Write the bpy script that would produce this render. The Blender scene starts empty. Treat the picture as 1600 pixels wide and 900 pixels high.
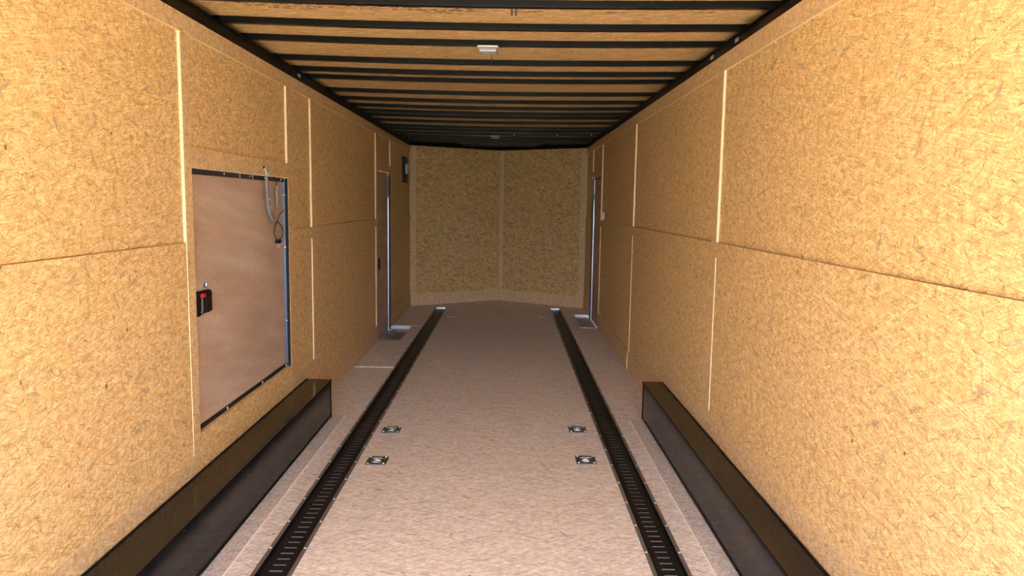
import bpy, bmesh, math, random
from mathutils import Vector, Matrix
random.seed(11)
scn = bpy.context.scene
col = scn.collection

# ------------------------------------------------------------------ camera
F_PX, PITCH, YAW, ROLL = 1154.1, 0.1152, -0.0073, 0.0154
CAM = Vector((0.1347, 0.0, 1.4754))
c, s = math.cos(YAW), math.sin(YAW)
rx, fh = Vector((c, s, 0)), Vector((-s, c, 0))
cp, sp = math.cos(PITCH), math.sin(PITCH)
fw, up = cp * fh + Vector((0, 0, -sp)), sp * fh + Vector((0, 0, cp))
cr, sr = math.cos(ROLL), math.sin(ROLL)
right, up2 = cr * rx + sr * up, -sr * rx + cr * up
cd = bpy.data.cameras.new('camera')
cam = bpy.data.objects.new('camera', cd)
col.objects.link(cam)
cam.matrix_world = Matrix(((right.x, up2.x, -fw.x, CAM.x), (right.y, up2.y, -fw.y, CAM.y),
                           (right.z, up2.z, -fw.z, CAM.z), (0, 0, 0, 1)))
cd.sensor_fit = 'HORIZONTAL'
cd.sensor_width = 36.0
cd.lens = 36.0 * F_PX / 1600.0
cd.clip_start = 0.02
cd.clip_end = 500
scn.camera = cam

# ------------------------------------------------------------------ light
ZENITH, HORIZON, SKY_STRENGTH = (4.9, 8.6, 15.4), (4.2, 6.9, 12.2), 1.0
FILL_COLOR, FILL_STRENGTH, FILL_WIDTH = (1.0, 0.88, 0.62), 9.0, 0.52     # added sky glow low behind the trailer, fills the deep interior
SUN_STRENGTH, SUN_ELEV, SUN_COLOR = 200.0, 48.0, (1.0, 0.86, 0.60)
scn.view_settings.view_transform = 'Standard'
scn.view_settings.look = 'None'
scn.view_settings.exposure = 0.08
scn.view_settings.gamma = 1.0
scn.view_settings.use_curve_mapping = False
scn.cycles.diffuse_bounces = 6
w = bpy.data.worlds.new('sky')
scn.world = w
w.use_nodes = True
wn = w.node_tree
def wnode(t, **kw):
    n = wn.nodes.new(t)
    for k, v in kw.items():
        setattr(n, k, v)
    return n
tc = wnode('ShaderNodeTexCoord')
sep = wnode('ShaderNodeSeparateXYZ')
wn.links.new(tc.outputs['Generated'], sep.inputs[0])
grad = wnode('ShaderNodeValToRGB')
grad.color_ramp.elements[0].color = (*HORIZON, 1)
grad.color_ramp.elements[1].position = 0.75
grad.color_ramp.elements[1].color = (*ZENITH, 1)
wn.links.new(sep.outputs[2], grad.inputs[0])
dist = wnode('ShaderNodeVectorMath', operation='DISTANCE')
wn.links.new(tc.outputs['Generated'], dist.inputs[0])
dist.inputs[1].default_value = (0.0, -0.994, 0.11)
def wmath(op, a, b):
    n = wnode('ShaderNodeMath', operation=op)
    for k, v in ((0, a), (1, b)):
        if isinstance(v, bpy.types.NodeSocket): wn.links.new(v, n.inputs[k])
        else: n.inputs[k].default_value = v
    return n.outputs[0]
q = wmath('DIVIDE', dist.outputs['Value'], FILL_WIDTH)
sky_fill = wmath('MULTIPLY', wmath('EXPONENT', wmath('MULTIPLY', wmath('MULTIPLY', q, q), -1.0), 0.0), FILL_STRENGTH)
bg1 = wn.nodes['Background']
wn.links.new(grad.outputs[0], bg1.inputs['Color'])
bg1.inputs['Strength'].default_value = SKY_STRENGTH
bg2 = wnode('ShaderNodeBackground')
bg2.inputs['Color'].default_value = (*FILL_COLOR, 1)
wn.links.new(sky_fill, bg2.inputs['Strength'])
add = wnode('ShaderNodeAddShader')
wn.links.new(bg1.outputs[0], add.inputs[0])
wn.links.new(bg2.outputs[0], add.inputs[1])
wn.links.new(add.outputs[0], wn.nodes['World Output'].inputs['Surface'])
sd = bpy.data.lights.new('sun', 'SUN')
sd.energy = SUN_STRENGTH
sd.angle = math.radians(0.6)
sd.color = SUN_COLOR
so = bpy.data.objects.new('sun', sd)
col.objects.link(so)
# high on the right and a little ahead of the trailer: it lights the yard, not the inside
so.rotation_euler = Vector((-math.cos(math.radians(SUN_ELEV)), -0.12, -math.sin(math.radians(SUN_ELEV)))).to_track_quat('-Z', 'Y').to_euler()

# ------------------------------------------------------------------ materials
def pmat(name, color, rough=0.5, metal=0.0, spec=0.5, bump=None):
    m = bpy.data.materials.new(name)
    m.use_nodes = True
    b = m.node_tree.nodes['Principled BSDF']
    b.inputs['Base Color'].default_value = (*color, 1)
    b.inputs['Roughness'].default_value = rough
    b.inputs['Metallic'].default_value = metal
    b.inputs['Specular IOR Level'].default_value = spec
    if bump:
        nt = m.node_tree
        tc = nt.nodes.new('ShaderNodeTexCoord')
        n = nt.nodes.new('ShaderNodeTexNoise')
        n.inputs['Scale'].default_value = bump[0]
        bp = nt.nodes.new('ShaderNodeBump')
        bp.inputs['Strength'].default_value = bump[1]
        bp.inputs['Distance'].default_value = bump[2]
        nt.links.new(tc.outputs['Object'], n.inputs['Vector'])
        nt.links.new(n.outputs['Fac'], bp.inputs['Height'])
        nt.links.new(bp.outputs['Normal'], b.inputs['Normal'])
    return m

class NT:
    def __init__(self, m):
        self.nt = m.node_tree
        self.b = self.nt.nodes['Principled BSDF']
    def new(self, t, **kw):
        n = self.nt.nodes.new(t)
        for k, v in kw.items():
            setattr(n, k, v)
        return n
    def put(self, sock, v):
        if isinstance(v, bpy.types.NodeSocket):
            self.nt.links.new(v, sock)
        else:
            sock.default_value = v
    def math(self, op, a, b=0.0, clamp=False):
        n = self.new('ShaderNodeMath', operation=op, use_clamp=clamp)
        self.put(n.inputs[0], a)
        self.put(n.inputs[1], b)
        return n.outputs[0]
    def mix(self, f, a, b, mode='MIX'):
        n = self.new('ShaderNodeMix', data_type='RGBA', blend_type=mode)
        self.put(n.inputs[0], f)
        for i, v in ((6, a), (7, b)):
            self.put(n.inputs[i], v if isinstance(v, bpy.types.NodeSocket) else (*v, 1))
        return n.outputs[2]
    def ramp(self, f, stops, interp='LINEAR'):
        n = self.new('ShaderNodeValToRGB')
        n.color_ramp.interpolation = interp
        el = n.color_ramp.elements
        while len(el) < len(stops):
            el.new(0.5)
        for e, (p, cc) in zip(el, stops):
            e.position = p
            e.color = (*cc, 1)
        self.put(n.inputs[0], f)
        return n.outputs[0]
    def mapped(self, vec, loc=(0, 0, 0), rot=0.0, scale=(1, 1, 1)):
        # rotate first, then stretch
        a = self.new('ShaderNodeMapping')
        a.inputs['Rotation'].default_value = (0, 0, rot)
        a.inputs['Location'].default_value = loc
        self.nt.links.new(vec, a.inputs['Vector'])
        b = self.new('ShaderNodeMapping')
        b.inputs['Scale'].default_value = scale
        self.nt.links.new(a.outputs[0], b.inputs['Vector'])
        return b.outputs[0]
    def noise(self, vec, scale, detail=2.0, rough=0.5, out='Fac'):
        n = self.new('ShaderNodeTexNoise', noise_dimensions='2D')
        n.inputs['Scale'].default_value = scale
        n.inputs['Detail'].default_value = detail
        n.inputs['Roughness'].default_value = rough
        self.nt.links.new(vec, n.inputs['Vector'])
        return n.outputs[out]
    def cells(self, vec):
        n = self.new('ShaderNodeTexVoronoi', voronoi_dimensions='2D', feature='F1')
        n.inputs['Scale'].default_value = 1.0
        self.nt.links.new(vec, n.inputs['Vector'])
        sepn = self.new('ShaderNodeSeparateColor')
        self.nt.links.new(n.outputs['Color'], sepn.inputs[0])
        return n.outputs['Distance'], sepn.outputs[0], sepn.outputs[1], sepn.outputs[2]

def osb(name, light, mid, dark, angles, strand=(0.045, 0.0055), strength=0.65, rough=0.55, spec=0.35,
        chips=0.02, knots=0.25, streak=0.05, patch=(0.34, 0.25, 0.17)):
    m = pmat(name, mid, rough, 0, spec)
    t = NT(m)
    uv = t.new('ShaderNodeUVMap').outputs[0]
    nz = t.noise(uv, 16.0, 2.0, 0.5, 'Color')
    wv = t.new('ShaderNodeVectorMath', operation='SUBTRACT')
    t.nt.links.new(nz, wv.inputs[0])
    wv.inputs[1].default_value = (0.5, 0.5, 0.5)
    ws = t.new('ShaderNodeVectorMath', operation='SCALE')
    t.nt.links.new(wv.outputs[0], ws.inputs[0])
    ws.inputs['Scale'].default_value = 0.010
    wa = t.new('ShaderNodeVectorMath', operation='ADD')
    t.nt.links.new(uv, wa.inputs[0])
    t.nt.links.new(ws.outputs[0], wa.inputs[1])
    uvw = wa.outputs[0]
    rnd = random.Random(name)
    ochre = tuple(0.62 * a + 0.38 * b for a, b in zip(mid, dark))
    dkm = tuple(0.30 * a + 0.70 * b for a, b in zip(mid, dark))
    out = t.ramp(t.noise(uv, 6.0, 3.0), [(0.3, tuple(0.90 * q for q in mid)), (0.5, mid), (0.72, tuple(0.6 * a + 0.4 * b for a, b in zip(light, mid)))])
    # wider, softly toned flakes below
    for k, a in enumerate(angles[:4]):
        v = t.mapped(uvw, (rnd.uniform(0, 9), rnd.uniform(0, 9), 0), a + 0.3, (1 / (strand[0] * rnd.uniform(1.6, 2.6)), 1 / (strand[1] * rnd.uniform(2.4, 4.2)), 1))
        d, r, g, b = t.cells(v)
        fc = t.ramp(r, [(0.0, ochre), (0.28, mid), (0.6, mid), (1.0, light)])
        out = t.mix(t.math('MULTIPLY', t.math('GREATER_THAN', g, 0.60), 0.55), out, fc)
    # fine strands
    for k, a in enumerate(angles):
        ln = strand[0] * rnd.uniform(0.6, 1.5)
        wd = strand[1] * rnd.uniform(0.6, 1.3)
        v = t.mapped(uvw, (rnd.uniform(0, 9), rnd.uniform(0, 9), 0), a, (1 / ln, 1 / wd, 1))
        d, r, g, b = t.cells(v)
        fc = t.ramp(r, [(0.0, dkm), (0.06, ochre), (0.20, ochre), (0.34, mid), (0.6, mid), (0.85, light), (1.0, tuple(min(0.97, 1.06 * q) for q in light))])
        pres = t.math('MULTIPLY', t.math('GREATER_THAN', g, 0.50), strength)
        out = t.mix(pres, out, fc)
    # long thin dark slivers
    for k, a in enumerate(angles[:5]):
        v = t.mapped(uvw, (rnd.uniform(0, 9), rnd.uniform(0, 9), 0), a + 0.17, (1 / (strand[0] * rnd.uniform(0.5, 1.5)), 1 / (strand[1] * 0.75), 1))
        d, r, g, b = t.cells(v)
        dk = t.math('MULTIPLY', t.math('MULTIPLY', t.math('GREATER_THAN', b, 1.0 - streak), t.math('LESS_THAN', d, 0.5)), 0.8)
        out = t.mix(dk, out, t.mix(t.math('GREATER_THAN', r, 0.6), dkm, dark))
    # clouds of darker and paler furnish, a centimetre or two across
    mo = t.ramp(t.noise(uv, 38.0, 3.0, 0.65), [(0.30, (0.83, 0.79, 0.72)), (0.5, (1.0, 1.0, 1.0)), (0.70, (1.10, 1.12, 1.14))])
    out = t.mix(1.0, out, mo, 'MULTIPLY')
    # fine grain
    gr = t.noise(uv, 340.0, 2.0, 0.6)
    grc = t.ramp(gr, [(0.3, (0.72, 0.68, 0.62)), (0.68, (1.16, 1.15, 1.13))])
    out = t.mix(1.0, out, grc, 'MULTIPLY')
    # odd weathered chips, a few cm long, with a grain of their own
    for k, a in enumerate((0.35, -0.45, 1.1)):
        v = t.mapped(uvw, (rnd.uniform(0, 9), rnd.uniform(0, 9), 0), a, (1 / 0.085, 1 / 0.019, 1))
        d, r, g, b = t.cells(v)
        pr_ = t.math('MULTIPLY', t.math('GREATER_THAN', g, 1.0 - chips), t.math('LESS_THAN', d, 0.42))
        vg = t.mapped(uvw, (0, 0, 0), a, (18, 330, 1))
        grain = t.noise(vg, 1.0, 2.0, 0.6)
        pc = t.mix(t.math('GREATER_THAN', b, 0.62), tuple(0.45 * p + 0.55 * q for p, q in zip(mid, (0.62, 0.30, 0.09))), patch)
        pres = t.math('MULTIPLY', pr_, t.math('ADD', t.math('MULTIPLY', t.ramp(grain, [(0.38, (0, 0, 0)), (0.6, (1, 1, 1))]), 0.75), 0.1))
        out = t.mix(pres, out, pc)
    # small dark knots
    v = t.mapped(uvw, (3.3, 1.7, 0), 0.2, (7.5, 6.0, 1))
    d, r, g, b = t.cells(v)
    kn = t.math('MULTIPLY', t.math('LESS_THAN', d, t.math('MULTIPLY', r, 0.05)), t.math('GREATER_THAN', g, 1.0 - knots))
    out = t.mix(t.math('MULTIPLY', kn, 0.85), out, (0.05, 0.035, 0.025))
    t.nt.links.new(out, t.b.inputs['Base Color'])
    bp = t.new('ShaderNodeBump')
    bp.inputs['Strength'].default_value = 0.12
    bp.inputs['Distance'].default_value = 0.0015
    t.nt.links.new(t.noise(uv, 210.0, 1.0), bp.inputs['Height'])
    t.nt.links.new(bp.outputs['Normal'], t.b.inputs['Normal'])
    return m

ALL = [0.1, 0.75, -0.5, 1.35, -1.05, 0.4, -0.2]
M = {}
M['osb'] = osb('strand_board_wall', (0.93, 0.73, 0.415), (0.77, 0.53, 0.235), (0.24, 0.115, 0.04), ALL, (0.032, 0.0032), 0.72, streak=0.014, chips=0.020)
M['osb_trim'] = osb('strand_board_batten', (0.89, 0.69, 0.43), (0.73, 0.52, 0.275), (0.28, 0.15, 0.07), ALL, (0.026, 0.0028), 0.55, chips=0.004, knots=0.1, streak=0.010)
M['osb_floor'] = osb('strand_board_floor', (0.92, 0.90, 0.91), (0.755, 0.735, 0.755), (0.26, 0.20, 0.17),
                     [0.05, -0.12, 0.2, -0.25, 0.5, -0.6], (0.075, 0.0040), 0.6, 0.5, 0.3, chips=0.010, knots=0.08, streak=0.012, patch=(0.36, 0.28, 0.23))
M['osb_strip'] = osb('strand_board_floor_strip', (0.82, 0.80, 0.81), (0.66, 0.63, 0.64), (0.26, 0.24, 0.23), ALL, (0.02, 0.0028), 0.7, chips=0.0, knots=0.0)

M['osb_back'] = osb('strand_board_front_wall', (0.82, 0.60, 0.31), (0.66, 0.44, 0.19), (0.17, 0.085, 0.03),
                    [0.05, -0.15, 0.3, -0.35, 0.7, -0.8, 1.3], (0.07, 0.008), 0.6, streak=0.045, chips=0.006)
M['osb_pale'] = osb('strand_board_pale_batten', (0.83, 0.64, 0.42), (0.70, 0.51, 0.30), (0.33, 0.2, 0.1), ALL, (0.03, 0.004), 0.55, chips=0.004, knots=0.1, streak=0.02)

def ceiling_board():
    m = osb('roof_sheathing_board', (0.90, 0.66, 0.36), (0.74, 0.49, 0.21), (0.28, 0.14, 0.05),
            [0.04, -0.08, 0.16, -0.2, 0.35], (0.09, 0.005), 0.65, chips=0.004, knots=0.05)
    t = NT(m)
    base = t.b.inputs['Base Color'].links[0].from_socket
    tc = t.new('ShaderNodeTexCoord')
    sx = t.new('ShaderNodeSeparateXYZ')
    t.nt.links.new(tc.outputs['Object'], sx.inputs[0])
    x, y = sx.outputs[0], sx.outputs[1]
    # smudged ink stamped across the sheets by the board mill, too smeared to read
    acc = None
    for (ya, rows, xa, xb, sd_) in ((3.235, 2, -1.2, -0.30, 0.0), (3.31, 3, -1.1, 0.08, 3.0), (3.345, 1, -0.25, 1.02, 7.0), (3.25, 2, 0.25, 0.8, 11.0), (4.525, 3, -1.2, -0.1, 5.0)):
        for r in range(rows):
            yc = ya + r * 0.034
            inb = t.math('LESS_THAN', t.math('ABSOLUTE', t.math('SUBTRACT', y, yc)), 0.012)
            inx = t.math('MULTIPLY', t.math('GREATER_THAN', x, xa + 0.07 * r), t.math('LESS_THAN', x, xb - 0.1 * r))
            v = t.mapped(tc.outputs['Object'], (sd_ + r * 2.3, sd_ * 0.7, 0), 0, (36, 60, 1))
            nz = t.noise(v, 1.0, 1.0)
            v2 = t.mapped(tc.outputs['Object'], (sd_ * 1.3 + r, r * 0.7, 0), 0, (5.0, 8, 1))
            nz2 = t.noise(v2, 1.0, 0.0)
            ink = t.math('MULTIPLY', t.math('GREATER_THAN', nz, 0.50), t.math('GREATER_THAN', nz2, 0.46))
            ink = t.math('MULTIPLY', t.math('MULTIPLY', inb, inx), ink)
            acc = ink if acc is None else t.math('MAXIMUM', acc, ink)
    for xo in (0.14, 0.158):       # the double tick mark
        inx = t.math('LESS_THAN', t.math('ABSOLUTE', t.math('SUBTRACT', x, xo)), 0.0045)
        iny = t.math('LESS_THAN', t.math('ABSOLUTE', t.math('SUBTRACT', y, 3.36)), 0.06)
        acc = t.math('MAXIMUM', acc, t.math('MULTIPLY', inx, iny))
    out = t.mix(t.math('MULTIPLY', acc, 0.85), base, (0.045, 0.035, 0.03))
    t.nt.links.new(out, t.b.inputs['Base Color'])
    return m
M['roof'] = ceiling_board()

def lauan():
    m = pmat('lauan_plywood', (0.50, 0.33, 0.24), 0.6, 0, 0.2)
    t = NT(m)
    uv = t.new('ShaderNodeUVMap').outputs[0]
    v = t.mapped(uv, (0, 0, 0), 0.12, (1.2, 7.0, 1))
    big = t.noise(v, 1.0, 4.0, 0.6)
    v2 = t.mapped(uv, (2, 1, 0), 0.08, (22, 330, 1))
    fine = t.noise(v2, 1.0, 2.0, 0.6)
    c0 = t.ramp(big, [(0.28, (0.47, 0.335, 0.25)), (0.5, (0.545, 0.41, 0.32)), (0.75, (0.65, 0.52, 0.44))])
    c1 = t.ramp(fine, [(0.3, (0.90, 0.88, 0.86)), (0.7, (1.06, 1.06, 1.06))])
    t.nt.links.new(t.mix(1.0, c0, c1, 'MULTIPLY'), t.b.inputs['Base Color'])
    return m
M['lauan'] = lauan()

def painted_steel(name, colr, rough, dust):
    m = pmat(name, colr, rough, 0, 0.20)
    t = NT(m)
    tc = t.new('ShaderNodeTexCoord')
    n = t.new('ShaderNodeTexNoise')
    n.inputs['Scale'].default_value = 9.0
    n.inputs['Detail'].default_value = 4.0
    t.nt.links.new(tc.outputs['Object'], n.inputs['Vector'])
    r = t.ramp(n.outputs['Fac'], [(0.3, (rough * 0.85,) * 3), (0.7, (rough * 1.35,) * 3)])
    t.nt.links.new(r, t.b.inputs['Roughness'])
    vo = t.new('ShaderNodeTexVoronoi')
    vo.inputs['Scale'].default_value = 11.0
    t.nt.links.new(tc.outputs['Object'], vo.inputs['Vector'])
    f = t.math('MULTIPLY', t.math('LESS_THAN', vo.outputs['Distance'], 0.032), dust)
    t.nt.links.new(t.mix(f, colr, (0.6, 0.55, 0.5)), t.b.inputs['Base Color'])
    return m
M['box_black'] = painted_steel('black_gloss_painted_steel', (0.006, 0.006, 0.007), 0.13, 0.8)
M['black'] = pmat('black_painted_steel', (0.006, 0.006, 0.007), 0.42, 0, 0.25)
M['rail_black'] = pmat('black_powder_coat', (0.0035, 0.0033, 0.0033), 0.36, 0, 0.16)
M['flange'] = pmat('worn_black_steel_flange', (0.13, 0.118, 0.112), 0.40, 0.0, 0.4)
M['under'] = pmat('blue_grey_steel', (0.52, 0.56, 0.66), 0.5, 0.0)
M['strip_dark'] = pmat('dark_brown_steel', (0.035, 0.028, 0.024), 0.5, 0, 0.3)
M['lit_strip_edge'] = pmat('painted_lit_strip_edge', (0.88, 0.78, 0.70), 0.6, 0, 0.3)  # brightness of the lit strip sides put into the colour
M['lit_sawn_edge'] = pmat('lit_sawn_board_edge', (0.86, 0.66, 0.40), 0.6, 0, 0.3)  # sawn board edge, with the light on it painted in
M['rubber'] = pmat('black_rubber', (0.008, 0.008, 0.009), 0.5, 0, 0.25)
M['plastic'] = pmat('black_plastic', (0.008, 0.008, 0.009), 0.4, 0, 0.2)
M['red'] = pmat('red_plastic', (0.60, 0.015, 0.02), 0.35)
M['alu'] = pmat('mill_aluminium', (0.62, 0.64, 0.68), 0.30, 1.0)
M['jamb'] = pmat('dull_aluminium_jamb', (0.16, 0.19, 0.25), 0.38, 1.0)
M['zinc'] = pmat('zinc_plated_steel', (0.30, 0.35, 0.39), 0.28, 1.0)
M['screw'] = pmat('bright_zinc_screw', (0.90, 0.90, 0.88), 0.35, 0.2)
M['tread'] = pmat('aluminium_tread_plate', (0.36, 0.41, 0.48), 0.40, 1.0)
M['strap'] = pmat('grey_webbing', (0.25, 0.25, 0.265), 0.5)
M['steel'] = pmat('bare_steel_wire', (0.62, 0.61, 0.58), 0.35, 0.9)
M['cable'] = pmat('dark_brown_cable', (0.04, 0.022, 0.018), 0.45)
M['copper'] = pmat('pale_wire_end', (0.66, 0.48, 0.36), 0.4, 0.4)
M['white'] = pmat('white_plastic', (0.72, 0.72, 0.70), 0.4)
M['grey'] = pmat('light_grey_plastic', (0.52, 0.53, 0.56), 0.4)
M['ground'] = pmat('concrete_bounce_ground', (0.42, 0.41, 0.39), 0.85, bump=(8, 0.3, 0.01))
M['grass'] = pmat('added_dark_grass', (0.055, 0.075, 0.03), 0.9, bump=(30, 0.4, 0.02))
def lens():
    m = pmat('clear_ribbed_lens', (0.62, 0.58, 0.60), 0.15)
    b = m.node_tree.nodes['Principled BSDF']
    b.inputs['Transmission Weight'].default_value = 0.6
    b.inputs['IOR'].default_value = 1.45
    return m
M['lens'] = lens()

# ------------------------------------------------------------------ mesh helpers
class MB:
    def __init__(self):
        self.bm = bmesh.new()
        self.uvo = {}
    def box(self, x0, x1, y0, y1, z0, z1, bev=0.0, seg=1):
        r = bmesh.ops.create_cube(self.bm, size=1.0)
        vs = r['verts']
        for v in vs:
            v.co = Vector(((x0 + x1) / 2 + v.co.x * (x1 - x0), (y0 + y1) / 2 + v.co.y * (y1 - y0), (z0 + z1) / 2 + v.co.z * (z1 - z0)))
        if bev:
            es = list({e for v in vs for e in v.link_edges})
            bmesh.ops.bevel(self.bm, geom=es, offset=bev, segments=seg, affect='EDGES', profile=0.5)
        return self
    def quad(self, *pts):
        self.bm.faces.new([self.bm.verts.new(p) for p in pts])
        return self
    def prism(self, poly, h0, h1, axis='z'):
        def P(a, b, h):
            return {'z': (a, b, h), 'y': (a, h, b), 'x': (h, a, b)}[axis]
        lo = [self.bm.verts.new(P(a, b, h0)) for a, b in poly]
        hi = [self.bm.verts.new(P(a, b, h1)) for a, b in poly]
        n = len(poly)
        self.bm.faces.new(lo[::-1])
        self.bm.faces.new(hi)
        for i in range(n):
            self.bm.faces.new((lo[i], lo[(i + 1) % n], hi[(i + 1) % n], hi[i]))
        return self
    def tube(self, path, r, n=8, closed=False):
        pts = [Vector(p) for p in path]
        rings = []
        prev = None
        for i, p in enumerate(pts):
            a = pts[i - 1] if (i > 0 or closed) else p
            b = pts[(i + 1) % len(pts)] if (i < len(pts) - 1 or closed) else p
            d = (b - a).normalized()
            if prev is None:
                u = d.orthogonal().normalized()
            else:
                u = prev - d * prev.dot(d)
                u = u.normalized() if u.length > 1e-6 else d.orthogonal().normalized()
            prev = u
            v = d.cross(u)
            rr = r[i] if isinstance(r, (list, tuple)) else r
            rings.append([self.bm.verts.new(p + (u * math.cos(2 * math.pi * k / n) + v * math.sin(2 * math.pi * k / n)) * rr) for k in range(n)])
        m = len(rings)
        for i in range(m if closed else m - 1):
            A, B = rings[i], rings[(i + 1) % m]
            for k in range(n):
                self.bm.faces.new((A[k], A[(k + 1) % n], B[(k + 1) % n], B[k]))
        if not closed:
            self.bm.faces.new(rings[0][::-1])
            self.bm.faces.new(rings[-1])
        return self
    def dome(self, cen, axis, r, h, n=10, rings=3):
        """low domed screw head"""
        a = Vector(axis).normalized()
        u = a.orthogonal().normalized()
        v = a.cross(u)
        cen = Vector(cen)
        last = None
        for j in range(rings):
            t = j / rings
            rr, hh = r * math.cos(t * math.pi / 2), h * math.sin(t * math.pi / 2)
            ring = [self.bm.verts.new(cen + a * hh + (u * math.cos(2 * math.pi * k / n) + v * math.sin(2 * math.pi * k / n)) * rr) for k in range(n)]
            if last:
                for k in range(n):
                    self.bm.faces.new((last[k], last[(k + 1) % n], ring[(k + 1) % n], ring[k]))
            else:
                self.bm.faces.new(ring[::-1])
            last = ring
        top = self.bm.verts.new(cen + a * h)
        for k in range(n):
            self.bm.faces.new((last[k], last[(k + 1) % n], top))
        return self
    def build(self, name, mat, parent=None, smooth=False):
        bm = self.bm
        bmesh.ops.recalc_face_normals(bm, faces=bm.faces[:])
        uvl = bm.loops.layers.uv.new('UVMap')
        # every loose piece gets its own stretch of board
        seen = set()
        for f0 in bm.faces:
            if f0 in seen:
                continue
            stack, isl = [f0], []
            seen.add(f0)
            while stack:
                f = stack.pop()
                isl.append(f)
                for e in f.edges:
                    for g in e.link_faces:
                        if g not in seen:
                            seen.add(g)
                            stack.append(g)
            ou, ov = random.uniform(0, 40), random.uniform(0, 40)
            for f in isl:
                n = f.normal
                ax = max(range(3), key=lambda i: abs(n[i]))
                for l in f.loops:
                    p = l.vert.co
                    if ax == 0: q = (p.y, p.z)
                    elif ax == 1: q = (p.x, p.z)
                    else: q = (p.x, p.y)
                    l[uvl].uv = (q[0] + ou, q[1] + ov)
        me = bpy.data.meshes.new(name)
        if parent is not None:
            off = parent_world(parent)
            for v in bm.verts:
                v.co -= off
        bm.to_mesh(me)
        bm.free()
        me.materials.append(mat)
        if smooth:
            for p in me.polygons:
                p.use_smooth = True
        o = bpy.data.objects.new(name, me)
        col.objects.link(o)
        if parent is not None:
            o.parent = parent
        return o

def parent_world(o):
    p = Vector((0, 0, 0))
    while o is not None:
        p += o.location
        o = o.parent
    return p

def tag(o, label, cat, group=None, kind=None):
    if label: o['label'] = label
    if cat: o['category'] = cat
    if group: o['group'] = group
    if kind: o['kind'] = kind
    return o
def thing(name, loc, label, cat, group=None, kind=None):
    o = bpy.data.objects.new(name, None)
    o.empty_display_size = 0.05
    col.objects.link(o)
    o.location = loc
    return tag(o, label, cat, group, kind)
def dup(root, loc, label, mirror=False):
    r = root.copy()
    col.objects.link(r)
    r.location = loc
    r['label'] = label
    if mirror:
        r.rotation_euler = (0, 0, math.pi)
    def rec(src, dst):
        for ch in list(src.children):
            k = ch.copy()
            col.objects.link(k)
            k.parent = dst
            rec(ch, k)
    rec(root, r)
    return r
trim_count = [0]
def trim(x0, x1, y0, y1, z0, z1, label, mat='osb_trim'):
    trim_count[0] += 1
    o = MB().box(x0, x1, y0, y1, z0, z1, 0.0012).build('trim_%d' % trim_count[0], M[mat])
    o.data.materials.append(M['lit_sawn_edge'])          # sawn edges painted paler still, for the light they catch
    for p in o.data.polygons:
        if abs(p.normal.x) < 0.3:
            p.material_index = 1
    return tag(o, label, 'trim', 'board battens over the panel joints', 'structure')

# ------------------------------------------------------------------ setting
W = 1.22            # face of the battens
T = 0.013           # batten thickness
WP = W + T          # face of the panels
Y0, YB, YN = -0.9, 10.36, 11.165
H = 2.24
WO = 1.30

o = MB().quad((-40, -6.5, -0.62), (40, -6.5, -0.62), (40, 30, -0.62), (-40, 30, -0.62)).build('ground', M['ground'])  # unseen ground, added to bounce daylight into the trailer
tag(o, 'unseen concrete ground added outside the open rear to bounce light in', 'ground', None, 'structure')
o = MB().quad((-40, -80, -0.64), (40, -80, -0.64), (40, -6.4, -0.64), (-40, -6.4, -0.64)).build('added_lawn', M['grass'])  # unseen, added dark to cut bounce onto the upper front wall
tag(o, 'unseen dark grass added beyond the concrete to dim the upper front wall', 'ground', None, 'structure')

# floor: a grid of board with cut-outs for the tracks, step wells and anchor pans
TRK = {'l': (-0.859, -0.697), 'r': (0.738, 0.896)}
FL = 0.016
DR = [(-0.589, 4.071), (-0.596, 4.648), (0.606, 4.125), (0.612, 4.705), (-0.579, 9.476), (0.611, 9.533)]
DRS = 0.045
holes = [(TRK['l'][0] + FL, TRK['l'][1] - FL, -9, 10.27), (TRK['r'][0] + FL, TRK['r'][1] - FL, -9, 10.33),
         (-1.29, -0.985, 7.74, 8.67), (1.035, 1.29, 8.73, 9.74)]
holes += [(x - DRS, x + DRS, y - DRS, y + DRS) for x, y in DR]
xs = sorted({-WO, WO} | {h[0] for h in holes} | {h[1] for h in holes})
ys = sorted({Y0, YB} | {h[2] for h in holes if h[2] > 0} | {h[3] for h in holes})
mb = MB()
vv = {}
def V(x, y, z):
    k = (round(x, 5), round(y, 5), z)
    if k not in vv:
        vv[k] = mb.bm.verts.new((x, y, z))
    return vv[k]
FT = -0.03
def solid(i, j):
    if i < 0 or j < 0 or i >= len(xs) - 1 or j >= len(ys) - 1:
        return False
    cx, cy = (xs[i] + xs[i + 1]) / 2, (ys[j] + ys[j + 1]) / 2
    return not any(h[0] < cx < h[1] and h[2] < cy < h[3] for h in holes)
for i in range(len(xs) - 1):
    for j in range(len(ys) - 1):
        if not solid(i, j):
            continue
        a, b, c_, d_ = (xs[i], ys[j]), (xs[i + 1], ys[j]), (xs[i + 1], ys[j + 1]), (xs[i], ys[j + 1])
        mb.bm.faces.new([V(*p, 0.0) for p in (a, b, c_, d_)])
        mb.bm.faces.new([V(*p, FT) for p in (d_, c_, b, a)])
        for (di, dj, p, q) in ((-1, 0, d_, a), (1, 0, b, c_), (0, -1, a, b), (0, 1, c_, d_)):
            if not solid(i + di, j + dj):
                mb.bm.faces.new([V(*p, 0.0), V(*p, FT), V(*q, FT), V(*q, 0.0)])
mb.prism([(-WO, YB), (WO, YB), (0, YN + 0.06)], FT, -0.0002)
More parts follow.
